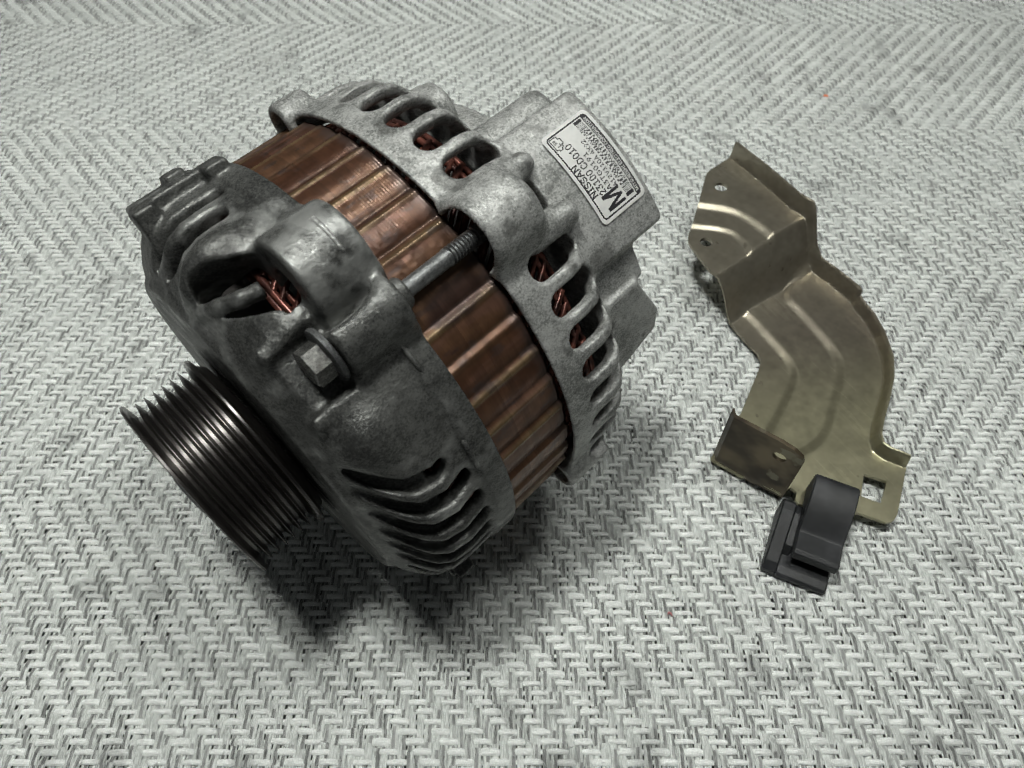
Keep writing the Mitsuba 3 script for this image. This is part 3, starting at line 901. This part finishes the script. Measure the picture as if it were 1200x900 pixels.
def yarn_strip(path, half, bulge, sideways, prof):
    """open half-round strip along a path: prof = list of (across, up) in units of (half, bulge)"""
    m = len(prof)
    n = len(path)
    V = path[:, None] + half[:, None, None] * np.array([p[0] for p in prof])[None, :, None] * sideways + bulge[:, None, None] * np.array([p[1] for p in prof])[None, :, None] * np.array([0, 0, 1.0])
    i, j = np.meshgrid(np.arange(n - 1), np.arange(m - 1), indexing='ij')
    q = np.stack([i * m + j, (i + 1) * m + j, (i + 1) * m + j + 1, i * m + j + 1], -1).reshape(-1, 4)
    return V.reshape(-1, 3), np.vstack([q[:, [0, 1, 2]], q[:, [0, 2, 3]]])


PROF = [(-1.0, -0.7), (-0.82, 0.25), (-0.35, 0.9), (0.35, 0.9), (0.82, 0.25), (1.0, -0.7)]


def soil(x, y):
    """faint handling stains in the cloth"""
    g = fbm(x * 0.011 + 3, y * 0.011 + 5, 0.3, 3)
    sp = smoothstep(0.70, 0.82, fbm(x * 0.075 + 40, y * 0.075, 6.0, 3))
    return (0.90 + 0.18 * g) * (1 - 0.28 * sp)


def weft_color(p, n, uv):
    x, y = p[0] * 1000, p[1] * 1000
    f = fbm(x * 0.9, y * 9.0, 1.7, 3)
    c = mix((0.70, 0.725, 0.70), (0.88, 0.905, 0.88), smoothstep(0.2, 0.75, f))
    k = fbm(x * 0.05, y * 0.05, 8.0, 2)
    fz = noise(x * 5.5, y * 2.5, 3.0)
    return c * (0.86 + 0.22 * k) * (0.84 + 0.3 * fz) * soil(x, y)


def warp_color(p, n, uv):
    x, y = p[0] * 1000, p[1] * 1000
    u = x / COL + 0.5
    col = dr.floor(u)
    fr = u - col
    sg = dr.floor((y + 3.1 * cell_rand(col, 5)) / (ROW * 2))
    k = cell_rand(col, sg, 2)
    f = fbm(x * 7.0, y * 0.7, 2.2, 3)
    light = mix((0.38, 0.40, 0.38), (0.72, 0.745, 0.72), smoothstep(0.25, 0.7, f))
    dark = mix((0.05, 0.052, 0.05), (0.26, 0.265, 0.26), smoothstep(0.3, 0.75, noise(x * 9.0, y * 1.2, 6.0) * 0.6 + 0.4 * cell_rand(col, sg, 7)))
    c0 = 0.30 + 0.40 * cell_rand(col, sg, 3) + 0.10 * (noise(y * 0.5, col, 2.0) - 0.5)
    ply = smoothstep(0.26, 0.14, dr.abs(fr - c0)) * smoothstep(0.22, 0.34, k)
    return mix(light, dark, ply * (0.55 + 0.45 * noise(x * 6, y * 0.9, 9.0))) * soil(x, y)


def fibre_bump(k):
    def fn(p, n, uv):
        x, y = p[0] * 1000, p[1] * 1000
        return (fbm(x * (1.2 if k else 7.0), y * (7.0 if k else 1.2), 0.5, 3)) * 0.00022
    return fn


scene['weft_yarn_bsdf'] = two(bumped(principled(proc(weft_color), 0.75, 0.0, specular=0.3, sheen=0.3), fibre_bump(True), 1e-4))
scene['warp_yarn_bsdf'] = two(bumped(principled(proc(warp_color), 0.7, 0.0, specular=0.3, sheen=0.3), fibre_bump(False), 1e-4))
scene['backing_bsdf'] = two({'type': 'diffuse', 'reflectance': {'type': 'rgb', 'value': [0.30, 0.305, 0.30]}})


def build_fabric():
    key = 'fabric'
    labels[key] = {'label': 'grey and white herringbone woven fabric spread flat under the parts', 'category': 'fabric', 'kind': 'structure'}
    b = trimesh.creation.box(extents=(1.0, 0.8, 0.002))
    b.apply_translation([0, 0.27, -0.0048])
    scene['fabric__backing'] = mikit.ply(b, 'backing_bsdf')
    rows = np.arange(int((5 - Y0) / ROW), int((Y1 - Y0) / ROW))
    n = 0
    sub = 4
    for r in rows:
        y = Y0 + r * ROW
        hw = ground_half_width(y)
        c0, c1 = int(-hw / COL), int(hw / COL)
        t = np.arange(c0 * sub, c1 * sub + 1) / sub          # in columns
        cc = np.floor(t + 0.5).astype(int)
        up = over(r, cc)
        # smooth height: mean of the states around
        hgt = np.zeros(len(t))
        for w, o in ((.5, 0), (.25, -.33), (.25, .33)):
            hgt += w * np.where(over(r, np.floor(t + 0.5 + o).astype(int)), 1, -1)
        jit = np.interp(t, np.arange(c0, c1 + 2, 2.0), rng.normal(0, 0.10, len(np.arange(c0, c1 + 2, 2.0))))
        wj = np.interp(t, np.arange(c0, c1 + 3, 3.0), 1 + 0.16 * np.clip(rng.normal(0, 1, len(np.arange(c0, c1 + 3, 3.0))), -1.4, 2.2))
        path = np.stack([t * COL, y + jit, -0.75 + 0.40 * hgt + 0.4 * jit], -1)
        half = (0.84 + 0.10 * hgt) * wj
        v, f = yarn_strip(path, half, 0.42 * wj * (0.9 + .1 * hgt), np.array([0, 1.0, 0]), PROF)
        name = 'fabric__weft_yarn' + (f'_{n:03d}' if n else '')
        scene[name] = mikit.ply((v * MM, f[:, ::-1]), 'weft_yarn_bsdf', smooth=True)
        n += 1
    n = 0
    for c in range(-148, 149):
        x = c * COL
        ylo = max(5.0, (abs(x) - 190) / 0.415)
        r0, r1 = int((ylo - Y0) / ROW), int((Y1 - Y0) / ROW)
        if r1 - r0 < 4:
            continue
        t = np.arange(r0 * sub, r1 * sub + 1) / sub
        hgt = np.zeros(len(t))
        for w, o in ((.5, 0), (.25, -.33), (.25, .33)):
            hgt += w * np.where(over(np.floor(t + 0.5 + o).astype(int), c), -1, 1)
        g = np.arange(r0, r1 + 2, 2.0)
        jit = np.interp(t, g, rng.normal(0, 0.13, len(g)))
        wj = np.interp(t, g, rng.uniform(0.8, 1.2, len(g)))
        lift = np.interp(t, g, rng.normal(0, 0.12, len(g)))
        path = np.stack([x + jit, Y0 + t * ROW, -0.85 + 0.40 * hgt + 0.7 * lift], -1)
        v, f = yarn_strip(path, 1.22 * wj, 0.34 * wj, np.array([1.0, 0, 0]), PROF)
        name = 'fabric__warp_yarn' + (f'_{n:03d}' if n else '')
        scene[name] = mikit.ply((v * MM, f), 'warp_yarn_bsdf', smooth=True)
        n += 1
    print('yarns', len(rows), n)


build_fabric()


# ------------------------------------------------------------------ lint and specks
def build_specks():
    for key, x, y, col, lab in (('thread_scrap', 178.0, 383.0, (0.75, 0.20, 0.08), 'tiny orange scrap of thread on the fabric, right of the bracket top'),
                                ('thread_scrap_001', 52.0, 84.0, (0.35, 0.14, 0.14), 'tiny red scrap of thread on the fabric, below the alternator')):
        t = np.linspace(0, 1, 7)
        k = 1.0 if col[0] > .6 else 0.6
        P = np.stack([x + 2.6 * t * k, y + 0.8 * np.sin(4 * t), 0.25 + 0.35 * np.sin(3 * t)], -1)
        v, f = tubes([P], [k * np.r_[.15, .5, .62, .6, .55, .4, .1]], 6)
        b = 'scrap_' + ('orange' if col[0] > .6 else 'red')
        scene[b] = two(principled(col, 0.7))
        scene[key] = mikit.ply((v * MM, f), b, smooth=True)
        labels[key] = {'label': lab, 'category': 'thread'}
    paths, rad = [], []
    for k in range(2600):
        y = rng.uniform(25, 430)
        x = rng.uniform(-1, 1) * (150 + 0.415 * y)
        a = rng.normal(math.pi / 2 if rng.random() < .55 else 0, 0.5)
        ln = rng.uniform(0.8, 3.0)
        t = np.linspace(-.5, .5, 5)
        cu = rng.normal(0, .7)
        P = np.stack([x + ln * t * math.cos(a) - cu * t * t * math.sin(a), y + ln * t * math.sin(a) + cu * t * t * math.cos(a), 0.15 + rng.uniform(0, .5) - rng.uniform(.5, 1.5) * (2 * t) ** 2 * .5], -1)
        paths.append(P)
        rad.append(np.array([.3, 1, 1, 1, .3]) * rng.uniform(.05, .10))
    v, f = tubes(paths, rad, 4)
    scene['fibre'] = two(principled((0.5, 0.51, 0.5), 0.7))
    scene['loose_fibres'] = mikit.ply((v * MM, f), 'fibre', smooth=True)
    labels['loose_fibres'] = {'label': 'short loose fibres standing off the woven fabric', 'category': 'lint', 'kind': 'stuff'}


build_specks()
